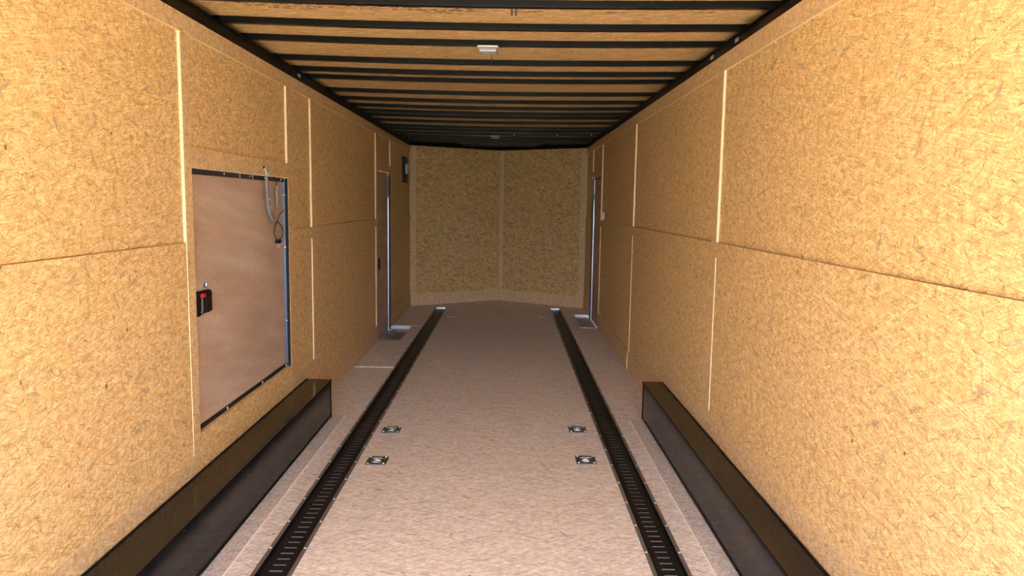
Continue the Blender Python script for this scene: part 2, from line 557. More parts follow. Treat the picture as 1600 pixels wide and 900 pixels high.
# the far boards lie a hair proud, so that their sawn end catches the light
mb.box(-1.205, -0.862, 6.455, 7.735, 0.0, 0.007)
mb.box(-1.205, -0.862, 8.675, 9.6, 0.0, 0.003)
o = mb.build('floor', M['osb_floor'])
tag(o, 'pale strand board trailer floor with tracks let into it', 'floor', None, 'structure')

# side walls
def wall(side, secs):
    mb = MB()
    for (y0, y1, z0, z1, d) in secs:
        a, b = side * (W + d), side * WO
        mb.box(min(a, b), max(a, b), y0, y1, z0, z1)
    return mb
HY0, HY1, HZ0, HZ1 = 3.205, 4.597, 0.43, 1.605       # hatch opening
LY0, LY1, LZ1 = 7.752, 8.597, 1.79                   # left side door
RY0, RY1, RZ1 = 8.74, 9.60, 1.80                     # right side door
MID = 1.285
o = wall(-1, [(Y0, HY0, MID + 0.003, H, T), (Y0, HY0, MID, MID + 0.003, 0.019), (Y0, HY0, 0, MID, 0.003), (HY0, HY1, HZ1, H, T), (HY0, HY1, 0, HZ0, 0.001), (HY1, 5.15, MID, H, T), (HY1, 5.15, 0, MID, 0.008),
              (5.15, LY0, MID, H, T), (5.15, LY0, 0, MID, T - 0.004), (LY0, LY1, LZ1, H, T), (LY1, YB, MID, H, T), (LY1, YB, 0, MID, 0.006)]).build('wall_left', M['osb'])
tag(o, 'left trailer wall of golden strand board panels with a hatch and a door', 'wall', None, 'structure')
o = wall(1, [(Y0, 3.83, MID, H, T), (Y0, 3.83, 0, MID, 0.004), (3.83, 6.42, MID, H, T), (3.83, 6.42, 0, MID, 0.005), (6.42, RY0, MID, H, T), (6.42, RY0, 0, MID, 0.009),
             (RY0, RY1, RZ1, H, T), (RY1, YB, MID, H, T), (RY1, YB, 0, MID, 0.006)]).build('wall_right', M['osb'])
tag(o, 'right trailer wall of golden strand board panels with a narrow door', 'wall', None, 'structure')

# front of the trailer: two boards meeting in a shallow V
def nose_panel(side, z0, z1, off, s0=0.0, s1=1.0, th=0.02):
    """slab along the slanted front wall; s runs 0 at the corner to 1 at the point"""
    A, B = Vector((side * W, YB, 0)), Vector((0, YN, 0))
    d = (B - A).normalized()
    n = Vector((d.y, -d.x, 0)) * (1 if side < 0 else -1)      # towards the inside
    if n.y > 0: n = -n
    p, q = A + (B - A) * s0 + n * off, A + (B - A) * s1 + n * off
    pb, qb = p - n * th, q - n * th
    return [(v.x, v.y) for v in (p, q, qb, pb)], z0, z1
mb = MB()
for side in (-1, 1):
    for z0, z1, off in ((0, 1.272, -0.001), (1.272, H, -0.005)):
        po, a, b = nose_panel(side, z0, z1, off, -0.02, 1.03)
        mb.prism(po, a, b)
o = mb.build('wall_front', M['osb_back'])
tag(o, 'dim front wall of two strand board panels meeting in a shallow V', 'wall', None, 'structure')
def lit_pale_edges(o):  # thin edges painted paler, as if lit from the rear
    o.data.materials.append(M['lit_sawn_edge'])
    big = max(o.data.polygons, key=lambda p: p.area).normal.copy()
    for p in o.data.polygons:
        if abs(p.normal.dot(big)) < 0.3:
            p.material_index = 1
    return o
for side, nm in ((-1, 'left'), (1, 'right')):
    for (z0, z1, s0, s1, what) in ((0.0, 0.165, 0.06, 1.0, 'bottom'), (0.0, H, -0.012, 0.055, 'corner')):
        po, a, b = nose_panel(side, z0, z1, 0.004, s0, s1, 0.012)
        trim_count[0] += 1
        o = lit_pale_edges(MB().prism(po, a, b).build('trim_%d' % trim_count[0], M['osb_pale']))
        tag(o, '%s strand board batten on the %s half of the front wall' % (what, nm), 'trim', 'board battens over the panel joints', 'structure')
trim_count[0] += 1
po, a, b = nose_panel(1, 0.0, H, 0.014, 0.95, 0.990, 0.020)
o = lit_pale_edges(MB().prism(po, a, b).build('trim_%d' % trim_count[0], M['osb_pale']))
tag(o, 'upright strand board batten over the joint in the middle of the front wall', 'trim', 'board battens over the panel joints', 'structure')

# ceiling boards over the joists
SAG = 0.015
def sag(x):
    return SAG * max(0.0, 1 - (x / 1.22) ** 2)
mb = MB()
N = 16
prev = None
rows = []
for k in range(N + 1):
    x = -WO + 2 * WO * k / N
    z = 2.319 - sag(x)
    ye = YB + (YN - YB) * max(0.0, 1 - abs(x) / W) + 0.05
    rows.append([mb.bm.verts.new(p) for p in ((x, Y0, z), (x, ye, z), (x, ye, z + 0.02), (x, Y0, z + 0.02))])
for A, B in zip(rows, rows[1:]):
    for i in range(4):
        j = (i + 1) % 4
        mb.bm.faces.new((A[i], A[j], B[j], B[i]))
mb.bm.faces.new(rows[0]); mb.bm.faces.new(rows[-1][::-1])
o = mb.build('ceiling', M['roof'])
tag(o, 'golden board roof sheathing seen between the black joists', 'ceiling', None, 'structure')

# roof rails along the tops of the walls
def rail_side(side, name, clips):
    mb = MB()
    a, b = side * (W + 0.002), side * WO
    mb.box(min(a, b), max(a, b), Y0, YB + 0.02, H, 2.283)
    if side < 0:
        mb.box(-W - 0.012, -W - 0.001, Y0, YB, H - 0.0088, H + 0.004)
    a, b = side * (W - 0.012), side * (W + 0.03)
    mb.box(min(a, b), max(a, b), Y0, YB, 2.283, 2.288, 0.001)
    a, b = side * (W + 0.035), side * WO
    mb.box(min(a, b), max(a, b), Y0, YB + 0.02, 2.283, 2.325)
    r = mb.build(name, M['rail_black'])
    tag(r, 'black steel roof rail along the top of the %s wall' % ('left' if side < 0 else 'right'), 'rail', None, 'structure')
    for y in clips:
        m2 = MB()
        xx = side * (W + 0.002)
        a, b = sorted((xx, xx - side * 0.006))
        m2.box(a, b, y, y + 0.05, 2.255, 2.275, 0.002)
        m2.dome((xx - side * 0.006, y + 0.025, 2.265), (-side, 0, 0), 0.007, 0.004)
        m2.build('wire_clip', M['steel'], r)
    return r
rail_side(-1, 'trim_%d' % 90, (4.86,))
rail_side(1, 'trim_%d' % 91, (3.62, 4.05))
for side in (-1, 1):
    po, a, b = nose_panel(side, H, 2.325, 0.004, -0.02, 1.03, 0.05)
    o = MB().prism(po, a, b).build('trim_%d' % (92 if side < 0 else 93), M['rail_black'])
    tag(o, 'black steel roof rail over the %s half of the front wall' % ('left' if side < 0 else 'right'), 'rail', None, 'structure')

# battens, left wall
def tl(y0, y1, z0, z1, what, mat='osb_trim'): trim(-(W + 0.016), -W, y0, y1, z0, z1, what, mat)
def tr(y0, y1, z0, z1, what, mat='osb_trim'): trim(W, W + 0.016, y0, y1, z0, z1, what, mat)
ZT = 2.155
tl(Y0, YB, ZT, H - 0.009, 'strand board top batten running the length of the left wall')
tl(3.133, 3.207, 0.10, ZT, 'upright batten on the near side of the left wall hatch')
tl(HY0, HY1, HZ1, 1.693, 'flat batten just above the left wall hatch')
tl(4.595, 4.675, 0.10, ZT, 'upright batten on the far side of the left wall hatch')
tl(5.15, 5.235, 0.165, ZT, 'upright batten past the left wall hatch, above the end of the wheel box')
tl(7.655, LY0, 0.05, ZT, 'upright batten on the near side of the left side door')
tl(8.595, 8.68, 0.0, ZT, 'upright batten on the far side of the left side door')
tl(LY0, LY1, LZ1, 1.868, 'flat batten just above the left side door')
tl(5.235, 7.655, 1.205, MID, 'middle batten of the left wall between hatch and side door')
tl(4.675, 5.15, 1.205, MID, 'short middle batten of the left wall beside the hatch', 'osb')
tl(8.68, YB, 1.205, MID, 'short middle batten of the left wall beyond the side door')
# battens, right wall
tr(Y0, YB, ZT, H, 'strand board top batten running the length of the right wall')
tr(3.835, 3.93, 0.39, ZT, 'nearest upright batten on the right wall')
tr(6.42, 6.51, 0.17, ZT, 'second upright batten on the right wall')
tr(8.655, RY0, 0.10, ZT, 'upright batten on the near side of the right side door')
tr(9.60, 9.68, 0.0, ZT, 'upright batten on the far side of the right side door')
tr(RY0, RY1, RZ1, 1.885, 'flat batten just above the right side door')
tr(Y0, 3.835, 1.205, MID, 'nearest middle batten of the right wall', 'osb')
tr(3.93, 6.42, 1.205, MID, 'second middle batten of the right wall', 'osb')
tr(6.51, 8.655, 1.205, MID, 'middle batten of the right wall before the side door')
tr(9.68, YB, 1.205, MID, 'short middle batten of the right wall beyond the side door')

def baseboard(name, side, runs, where):
    mb = MB()
    for y0, y1, z0, z1 in runs:
        a, b = sorted((side * (W - 0.0005), side * (W + 0.012)))
        mb.box(a, b, y0, y1, z0, z1, 0.0012)
    return tag(mb.build(name, M['osb_trim']), 'strand board skirting strip low on the %s wall' % where, 'baseboard', None, 'structure')
baseboard('baseboard_left', -1, [(Y0, 3.133, 0.0, 0.355), (4.675, 5.15, 0.0, 0.352), (5.235, 7.655, 0.0, 0.168), (8.68, YB, 0.0, 0.165)], 'left')
baseboard('baseboard_right', 1, [(Y0, 5.0, 0.0, 0.39), (5.0, 6.42, 0.0, 0.178), (6.51, 8.655, 0.0, 0.178), (9.68, YB, 0.0, 0.165)], 'right')

# ------------------------------------------------------------------ wheel boxes
def wheel_box(side, xi, y1, label):
    xo, hh = W - 0.001, 0.266
    root = thing('wheel_box', (side * (abs(xi) + xo) / 2, (0.2 + y1) / 2, 0), label, 'wheel box', 'steel wheel boxes along the side walls')
    xi = abs(xi)
    def bx(mb, a, b, y0, yy, z0, z1, bev=0.0, seg=1):
        a, b = sorted((side * a, side * b))
        return mb.box(a, b, y0, yy, z0, z1, bev, seg)
    bx(MB(), xi + 0.008, xi + 0.013, 0.2, y1 - 0.003, 0.001, hh - 0.006).build('side_panel', M['box_black'], root)
    m = MB()
    bx(m, xi, xo, 0.2, y1, hh - 0.004, hh, 0.0012, 2)
    bx(m, xi, xi + 0.0035, 0.2, y1, hh - 0.016, hh - 0.003, 0.001)
    m.build('top_panel', M['box_black'], root)
    bx(MB(), xi + 0.004, xo, y1 - 0.004, y1 - 0.001, 0.001, hh - 0.005).build('end_panel', M['box_black'], root)
    # bead of sealant where the top meets the wall
    pts = []
    y = 0.2
    rnd = random.Random(5 + side)
    while y < y1:
        pts.append((side * (xo - 0.009 + rnd.uniform(-0.0012, 0.0012)), y, hh + rnd.uniform(0, 0.002)))
        y += 0.03
    MB().tube(pts, [0.005 * rnd.uniform(0.6, 1.1) for _ in pts], 6).build('sealant_bead', M['plastic'], root, True)
    return root
wheel_box(-1, 1.043, 4.918, 'long black steel wheel box along the left wall below the hatch')
wheel_box(1, 1.077, 4.968, 'long black steel wheel box along the plain right wall')

for side, x0, x1, y1, lab in ((-1, -1.042, -0.960, 4.945, 'grey board strip on the floor beside the left wheel box'),
                              (1, 0.990, 1.076, 4.90, 'grey board strip on the floor beside the right wheel box')):
    r = tag(MB().box(x0, x1, 0.2, y1, 0.0, 0.011, 0.001).build('floor_strip', M['osb_strip']), lab, 'floor strip', 'board strips beside the wheel boxes')
    r.data.materials.append(M['lit_strip_edge'])  # side faces painted pale like edges catching light
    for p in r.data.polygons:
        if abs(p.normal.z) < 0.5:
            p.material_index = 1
    y = 1.6
    while y < y1:
        MB().dome(((x0 if side > 0 else x1) + side * 0.012, y, 0.011), (0, 0, 1), 0.004, 0.002).build('screw', M['screw'], r)
        y += 0.55

# ------------------------------------------------------------------ cargo tracks
def e_track(x0, x1, y1, label):
    xm = (x0 + x1) / 2
    root = thing('cargo_track', (xm, 5.5, 0), label, 'cargo track', 'slotted tracks let into the floor')
    ya = -0.85
    zb, th = -0.013, 0.0022
    xa, xb = x0 + FL, x1 - FL
    # slotted channel
    mb = MB()
    hs = 0.027
    slots = []
    y = -0.7770
    while y < y1 - 0.05:
        slots.append(y)
        y += 0.0508
    sw = 0.0068
    cuts = [ya]
    for yy in slots:
        cuts += [yy - sw, yy + sw]
    cuts.append(y1)
    gx = [xa, xm - hs, xm + hs, xb]
    g = {}
    def G(i, j, z):
        if (i, j, z) not in g:
            g[(i, j, z)] = mb.bm.verts.new((gx[i], cuts[j], z))
        return g[(i, j, z)]
    for j in range(len(cuts) - 1):
        slot = (j % 2 == 1)
        for i in range(3):
            if slot and i == 1:
                for (p, q) in (((1, j), (2, j)), ((2, j), (2, j + 1)), ((2, j + 1), (1, j + 1)), ((1, j + 1), (1, j))):
                    mb.bm.faces.new((G(*p, zb), G(*q, zb), G(*q, zb - th), G(*p, zb - th)))
                continue
            mb.bm.faces.new((G(i, j, zb), G(i + 1, j, zb), G(i + 1, j + 1, zb), G(i, j + 1, zb)))
            if not (slot and i == 1):
                mb.bm.faces.new((G(i, j, zb - th), G(i, j + 1, zb - th), G(i + 1, j + 1, zb - th), G(i + 1, j, zb - th)))
    # walls of the channel, with a narrow ledge half way down
    for (xx, sg) in ((xa, 1), (xb, -1)):
        a, b = sorted((xx - sg * 0.001, xx + sg * 0.002))
        mb.box(a, b, ya, y1, zb - 0.001, 0.0015)
        a, b = sorted((xx + sg * 0.002, xx + sg * 0.010))
        mb.box(a, b, ya, y1, zb, zb + 0.004, 0.001)
    mb.build('slotted_channel', M['black'], root)
    for a, b in ((x0, xa + 0.001), (xb - 0.001, x1)):
        MB().box(a, b, ya, y1, 0.0002, 0.003, 0.0008).build('flange', M['flange'], root)
    MB().box(xa + 0.004, xb - 0.004, ya, y1, zb - 0.009, zb - 0.006).build('backing_strip', M['under'], root)
    first = None
    yy = -0.68
    k = 0
    while yy < y1 - 0.05:
        for xx in (x0 + FL * 0.5, x1 - FL * 0.5):
            if first is None:
                first = MB().dome((xx, yy, 0.003), (0, 0, 1), 0.0060, 0.0038).build('screw', M['screw'], root, True)
                base = (xx, yy)
            else:
                o = first.copy()
                col.objects.link(o)
                o.parent = root
                o.location = (xx - base[0], yy - base[1], 0)
        yy += 0.2625
    m = MB()
    m.box(x0 - 0.002, x1 + 0.002, y1, y1 + 0.055, 0.0002, 0.004, 0.001)
    m.box(x0 + 0.012, x1 - 0.012, y1 - 0.003, y1, zb, 0.004)
    m.build('end_cap', M['alu'], root)
    return root
e_track(*TRK['l'], 10.22, 'slotted black cargo track in the floor on the left side')
e_track(*TRK['r'], 10.28, 'slotted black cargo track in the floor on the right side')

# ------------------------------------------------------------------ recessed anchors
def floor_anchor(x, y, label):
    root = thing('floor_anchor', (x, y, 0), label, 'tie-down anchor', 'recessed tie-down anchors in the floor')
    hw, hd, rc = 0.058, 0.068, 0.015
    def rr(hx, hy, r, n=5):
        p = []
        for (sx, sy, a0) in ((1, 1, 0), (-1, 1, 90), (-1, -1, 180), (1, -1, 270)):
            for k in range(n + 1):
                a = math.radians(a0 + 90 * k / n)
                p.append((sx * (hx - r) + r * math.cos(a), sy * (hy - r) + r * math.sin(a)))
        return p
    def rings(mb, specs):
        last = None
        for hx, hy, r, z in specs:
            cur = [mb.bm.verts.new((x + a, y + b, z)) for a, b in rr(hx, hy, r)]
            if last:
                n = len(cur)
                for k in range(n):
                    mb.bm.faces.new((last[k], last[(k + 1) % n], cur[(k + 1) % n], cur[k]))
            last = cur
        mb.bm.faces.new(last)
    mb = MB()
    rings(mb, [(hw, hd, rc, 0.0003), (hw, hd, rc, 0.0040), (hw - 0.0035, hd - 0.0035, rc - 0.002, 0.0070), (0.043, 0.043, 0.02, 0.0070), (0.040, 0.040, 0.02, 0.005), (0.030, 0.032, 0.018, -0.014), (0.022, 0.024, 0.016, -0.016)])
    mb.build('pan', M['zinc'], root)
    pts = []
    for k in range(13):                      # the hinged D lying in the pan
        a = math.pi * k / 12
        pts.append((x + 0.027 * math.cos(a), y + 0.004 + 0.024 * math.sin(a) * 1.0, 0.003))
    pts += [(x - 0.027, y - 0.022, -0.001), (x + 0.027, y - 0.022, -0.001)]
    MB().tube(pts, 0.0048, 8, True).build('ring', M['zinc'], root, True)
    MB().box(x - 0.020, x + 0.020, y - 0.031, y - 0.014, -0.004, 0.007, 0.003, 2).build('clamp_bar', M['zinc'], root)
    for sx in (-1, 1):
        for sy in (-1, 1):
            MB().dome((x + sx * 0.044, y + sy * 0.053, 0.0070), (0, 0, 1), 0.0068, 0.004).build('bolt', M['screw'], root, True)
    return root
labs = ['square zinc tie-down anchor by the left track, nearer one of the near pair',
        'square zinc tie-down anchor by the left track, farther one of the near pair',
        'square zinc tie-down anchor by the right track, nearer one of the near pair',
        'square zinc tie-down anchor by the right track, farther one of the near pair',
        'small far tie-down anchor near the front end of the left track',
        'small far tie-down anchor near the front end of the right track']
fa = None
for (x, y), lb in zip(DR, labs):
    if fa is None:
        fa = floor_anchor(x, y, lb)
    else:
        dup(fa, (x, y, 0), lb)

# ------------------------------------------------------------------ roof joists
JY = [3.15, 3.557, 3.918, 4.447, 4.821, 5.11, 5.699, 6.153, 6.573, 6.953, 7.269, 7.738, 8.273, 8.632, 9.057, 9.508, 9.903, 10.333, 10.80]
ORD = ['', 'second', 'third', 'fourth', 'fifth', 'sixth', 'seventh', 'eighth', 'ninth', 'tenth', 'eleventh', 'twelfth', 'thirteenth', 'fourteenth', 'fifteenth', 'sixteenth', 'seventeenth', 'eighteenth']
def joist(y, label):
    hw = W + 0.034
    if y > YB:
        hw = W * (YN - y) / (YN - YB) + 0.01
    n = 14
    wd, hh, bv = 0.038, 0.028, 0.0022
    zt = 2.290 - SAG
    prof = [(0, bv), (bv * 0.3, bv * 0.3), (bv, 0), (wd - bv, 0), (wd, bv), (wd, hh), (0, hh)]
    mb = MB()
    rows = []
    for k in range(n + 1):
        x = -hw + 2 * hw * k / n
        z = 2.290 - sag(x)
        rows.append([mb.bm.verts.new((x, y + a, z + b)) for a, b in prof])
    m = len(prof)
    for A, B in zip(rows, rows[1:]):
        for i in range(m):
            j = (i + 1) % m
            mb.bm.faces.new((A[i], A[j], B[j], B[i]))
    mb.bm.faces.new(rows[0]); mb.bm.faces.new(rows[-1][::-1])
    return tag(mb.build('roof_joist', M['rail_black']), label, 'joist', 'black steel roof joists')
joists = []
for i, y in enumerate(JY):
    if i == 0: lb = 'nearest black steel roof joist, along the top edge of the picture'
    elif i == 2: lb = 'third black steel roof joist from the camera, carrying the near dome light'
    elif i == 14: lb = 'fifteenth black steel roof joist from the camera, carrying the far dome light'
    elif i == 17: lb = 'black steel roof joist across the corners where the front wall begins'
    elif i == 18: lb = 'farthest and shortest black roof joist, inside the V of the front wall'
    else: lb = '%s black steel roof joist from the camera' % ORD[i]
    joists.append(joist(y, lb))
for px in (0.72, 0.20, 1.13):        # bright fixings on the joist of the far lamp
    z = 2.290 - sag(px)
    MB().dome((px, 9.057, z + 0.012), (0, -1, 0), 0.008, 0.006).build('screw', M['screw'], joists[14], True)

# ------------------------------------------------------------------ dome lights
def dome_light(x, y, z, label, pin):
    root = thing('dome_light', (x, y, z), label, 'ceiling light', 'small dome lights under the roof joists')
    MB().box(x - 0.054, x + 0.054, y - 0.026, y + 0.036, z - 0.008, z, 0.003, 2).build('base_plate', M['white'], root)
    mb = MB()
    mb.box(x - 0.050, x + 0.050, y - 0.024, y + 0.034, z - 0.034, z - 0.007, 0.010, 3)
    for k in range(9):
        yy = y - 0.014 + k * 0.005
        mb.box(x - 0.038, x + 0.038, yy, yy + 0.002, z - 0.0352, z - 0.0335)
    mb.build('lens', M['lens'], root)
    MB().box(x - 0.030, x + 0.030, y - 0.008, y + 0.014, z - 0.022, z - 0.010, 0.004, 2).build('bulb', M['white'], root)
    if pin:
        MB().tube([(x + 0.016, y + 0.01, z - 0.034), (x + 0.017, y + 0.01, z - 0.050), (x + 0.020, y + 0.011, z - 0.078)], 0.0022, 6).build('pull_cord', M['cable'], root)
    return root
dome_light(0.020, 3.925, 2.2735, 'clear lensed dome light under the third roof joist, nearer of the two', True)
dome_light(-0.03, 9.068, 2.2735, 'small dim dome light under a far roof joist, near the front wall', False)

# ------------------------------------------------------------------ doors
XP = W + 0.030            # face of the door panels
def door(side, name, y0, y1, z0, z1, label, full=False, near_seal=0.0):
    root = thing(name, (side * XP, (y0 + y1) / 2, z0), label, 'door', None, 'structure')
    def bx(mb, a, b, ya, yb, za, zb, bev=0.0):
        a, b = sorted((side * a, side * b))
        return mb.box(a, b, ya, yb, za, zb, bev)
    bx(MB(), XP, XP + 0.012, y0 + 0.002, y1 - 0.012, z0 + 0.002, z1 - 0.002).build('panel', M['lauan'], root)
    m = MB()
    bx(m, W + (0.016 if z0 > 0 else 0.021), XP + 0.01, y1 - 0.014, y1 - 0.003, z0 + 0.002, z1 - 0.012, 0.0015)
    bx(m, XP - 0.003, XP, y1 - 0.030, y1 - 0.012, z0 + 0.002, z1 - 0.012)
    m.build('frame', M['jamb'] if side < 0 and z0 > 0 else M['alu'], root)
    bx(MB(), W + 0.0015, W + (0.0165 if z0 > 0 else 0.0215), y1 - 0.012, y1 - 0.002, z0 + 0.002, z1 - 0.004).build('seal', M['rubber'], root)
    return root, bx
d1, bx = door(-1, 'door_1', HY0, HY1, HZ0, HZ1, 'square lauan plywood hatch in the left wall with a black latch')
bx(MB(), XP - 0.010, XP + 0.004, HY0 + 0.002, HY1 - 0.014, HZ1 - 0.027, HZ1 - 0.002, 0.001).build('header_strip', M['strip_dark'], d1)
bx(MB(), XP - 0.010, XP + 0.004, HY0 + 0.002, HY1 - 0.014, HZ0 + 0.002, HZ0 + 0.020, 0.001).build('sill_strip', M['rubber'], d1)
for y in (3.62, 3.98, 4.22, 4.52):
    MB().dome((-(XP - 0.010), y, HZ1 - 0.013), (1, 0, 0), 0.006, 0.003).build('screw', M['screw'], d1, True)
for y in (3.83, 4.02):
    m = MB(); bx(m, XP - 0.0115, XP - 0.008, y, y + 0.01, HZ1 - 0.026, HZ1 - 0.003); m.build('hinge_knuckle', M['alu'], d1)
for y in (3.575, 4.10, 4.55):
    MB().dome((-(XP - 0.010), y, HZ0 + 0.013), (1, 0, 0), 0.009, 0.004).build('screw', M['screw'], d1, True)
for y, z in ((4.277, 0.593), (4.499, 0.588)):
    MB().dome((-XP, y, z), (1, 0, 0), 0.009, 0.003).build('plug', M['steel'], d1, True)
for z in (0.72, 1.18, 1.50):
    MB().dome((-(W + 0.02), HY1 - 0.014, z), (0, -1, 0), 0.005, 0.003).build('screw', M['screw'], d1, True)
# latch
ly0, ly1, lz0, lz1 = 3.275, 3.412, 0.950, 1.058
m = MB()
m.prism([(ly0, lz0 - 0.004), (ly0 + 0.05, lz0 + 0.004), (ly1 - 0.012, lz0 + 0.002), (ly1 - 0.002, lz0 + 0.012), (ly1, lz1 - 0.014), (ly1 - 0.012, lz1 - 0.002), (ly0 + 0.03, lz1), (ly0, lz1 + 0.002)], -XP, -(XP - 0.012), 'x')
m.box(-(XP - 0.010), -(XP - 0.020), ly0 + 0.062, ly1 - 0.004, lz0 + 0.006, lz1 - 0.006, 0.004)
lat = m.build('latch', M['plastic'], d1)
MB().box(-(XP - 0.010), -(XP - 0.017), ly0 + 0.026, ly0 + 0.042, lz0 + 0.012, lz1 - 0.03, 0.003).build('lever', M['flange'], lat)
m = MB().box(-(XP - 0.011), -(XP - 0.022), ly0 + 0.015, ly0 + 0.058, lz1 - 0.030, lz1 - 0.010, 0.004)
tag(m.build('release_tab', M['red'], lat), 'red release tab', None)
MB().dome((-(XP - 0.012), ly0 + 0.026, lz0 + 0.012), (1, 0, 0), 0.004, 0.003).build('screw', M['screw'], lat, True)
MB().tube([(-XP, 3.362, 1.076), (-(XP - 0.012), 3.362, 1.076), (-(XP - 0.012), 3.364, 1.092)], 0.007, 8).build('striker_bolt', M['zinc'], d1)

d2, bx = door(-1, 'door_2', LY0, LY1, -0.030, LZ1, 'narrow lauan side door in the left wall near the front')
bx(MB(), XP - 0.016, XP + 0.002, LY0 + 0.16, LY0 + 0.235, 0.735, 0.855, 0.003).build('latch', M['plastic'], d2)
d3, bx = door(1, 'door_3', RY0, RY1, -0.030, RZ1, 'narrow lauan side door in the right wall near the front')
bx(MB(), XP - 0.016, XP + 0.002, RY0 + 0.09, RY0 + 0.15, 0.775, 0.87, 0.003).build('latch', M['plastic'], d3)
bx(MB(), XP - 0.012, XP, RY0 + 0.002, RY1 - 0.02, RZ1 - 0.02, RZ1 - 0.004, 0.001).build('header_strip', M['rubber'], d3)

# ------------------------------------------------------------------ hanging hatch hardware
def arc(pts, n=6):
    """Catmull-Rom through the points"""
    P = [Vector(p) for p in pts]
    P = [2 * P[0] - P[1]] + P + [2 * P[-1] - P[-2]]
    out = []
    for i in range(1, len(P) - 2):
        for k in range(n):
            t = k / n
            a, b, c_, d_ = P[i - 1:i + 3]
            out.append(0.5 * ((2 * b) + (c_ - a) * t + (2 * a - 5 * b + 4 * c_ - d_) * t * t + (-a + 3 * b - 3 * c_ + d_) * t ** 3))
    out.append(P[-2])
    return out
def strap(loc, label):
    X, Y, Z = loc
    root = thing('hanging_strap', loc, label, 'strap', 'grey straps hung at the door heads')
    MB().tube(arc([(X + 0.014, Y - 0.030, Z + 0.040), (X + 0.026, Y - 0.028, Z + 0.032), (X + 0.022, Y - 0.008, Z + 0.016), (X + 0.022, Y + 0.006, Z - 0.002), (X + 0.022, Y + 0.030, Z + 0.002), (X + 0.022, Y + 0.040, Z + 0.016)]), 0.0036, 8).build('hook', M['screw'], root, True)
    MB().dome((X + 0.016, Y - 0.030, Z + 0.042), (1, 0, 0), 0.010, 0.006).build('hook_screw', M['plastic'], root, True)
    mb = MB()
    cl = arc([(X + 0.020, Y, Z - 0.002), (X + 0.018, Y + 0.022, Z - 0.055), (X + 0.014, Y + 0.048, Z - 0.150), (X + 0.012, Y + 0.092, Z - 0.215), (X + 0.012, Y + 0.160, Z - 0.258)], 5)
    half, th = 0.027, 0.002
    rows = []
    for i, p in enumerate(cl):
        a, b = cl[max(0, i - 1)], cl[min(len(cl) - 1, i + 1)]
        d = (b - a).normalized()
        sdir = Vector((0, -d.z, d.y))
        hw_ = half * (0.62 + 0.38 * min(1, i / 5)) if i < len(cl) - 4 else half * (1.0 - 0.12 * (i - len(cl) + 4))
        cup = 0.006
        rows.append([mb.bm.verts.new(q) for q in (p + sdir * hw_, p + sdir * hw_ * 0.4 + Vector((cup, 0, 0)), p - sdir * hw_ * 0.4 + Vector((cup, 0, 0)), p - sdir * hw_,
                                                   p - sdir * hw_ - Vector((th, 0, 0)), p + sdir * hw_ - Vector((th, 0, 0)))])
    for A, B in zip(rows, rows[1:]):
        for i in range(6):
            j = (i + 1) % 6
            mb.bm.faces.new((A[i], A[j], B[j], B[i]))
    mb.bm.faces.new(rows[0]); mb.bm.faces.new(rows[-1][::-1])
    mb.build('band', M['strap'], root, True)
    for i in (9, 12):
        MB().dome(cl[i] + Vector((0.006, 0, 0)), (1, 0, 0), 0.007, 0.003).build('rivet', M['screw'], root, True)
    return root
st = strap((-1.236, 4.175, 1.605), 'grey strap hooked over the head of the left wall hatch')
dup(st, (-1.236, 8.36, 1.755), 'small far grey strap hanging inside the left side door')
# the right-hand one faces the other way
s3 = dup(st, (1.236, 9.50, 1.785), 'small far grey strap hanging inside the right side door', True)

X = -1.236
sp_ = thing('coil_spring', (X, 4.385, 1.60), 'steel coil spring hanging beside the grey strap on the hatch', 'spring')
MB().tube(arc([(X - 0.006, 4.35, 1.612), (X + 0.006, 4.352, 1.604), (X + 0.006, 4.366, 1.592), (X + 0.006, 4.382, 1.580), (X + 0.006, 4.398, 1.572), (X + 0.006, 4.402, 1.560), (X + 0.006, 4.392, 1.552)]), 0.0028, 8).build('hook', M['cable'], sp_, True)
pts = []
turns, n = 17, 10
for k in range(turns * n + 1):
    a = 2 * math.pi * k / n
    pts.append((X + 0.010 + 0.009 * math.cos(a), 4.392 + 0.013 * math.sin(a), 1.555 - 0.125 * k / (turns * n)))
MB().tube(pts, 0.0019, 6).build('coil', M['steel'], sp_, True)
MB().tube(arc([(X + 0.008, 4.375, 1.432), (X + 0.010, 4.39, 1.428), (X + 0.010, 4.42, 1.426), (X + 0.010, 4.44, 1.432), (X + 0.010, 4.446, 1.446)]), 0.003, 8).build('end_hook', M['steel'], sp_, True)
MB().tube([(X + 0.009, 4.388, 1.43), (X + 0.009, 4.386, 1.36), (X + 0.009, 4.372, 1.345)], 0.0022, 6).build('tail', M['steel'], sp_)

lp = thing('cable_loop', (X, 4.37, 1.345), 'dark cable loop with a plug hanging below the grey strap on the hatch', 'cable')
MB().tube(arc([(X + 0.016, 4.366, 1.342), (X + 0.018, 4.318, 1.315), (X + 0.018, 4.300, 1.280), (X + 0.018, 4.322, 1.252), (X + 0.018, 4.366, 1.236), (X + 0.018, 4.43, 1.246), (X + 0.018, 4.47, 1.272), (X + 0.018, 4.452, 1.305), (X + 0.016, 4.384, 1.342)], 6), 0.0034, 8).build('cable', M['cable'], lp, True)
MB().tube(arc([(X + 0.016, 4.366, 1.342), (X + 0.018, 4.40, 1.375), (X + 0.02, 4.45, 1.398), (X + 0.02, 4.51, 1.412)], 6), 0.0026, 6).build('cable_tail', M['cable'], lp, True)
MB().box(X + 0.008, X + 0.028, 4.343, 4.402, 1.214, 1.238, 0.003).build('plug', M['plastic'], lp)
for yy in (4.352, 4.392):
    MB().tube([(X + 0.018, yy, 1.214), (X + 0.018, yy - 0.002, 1.188)], 0.003, 6).build('prong', M['copper'], lp)

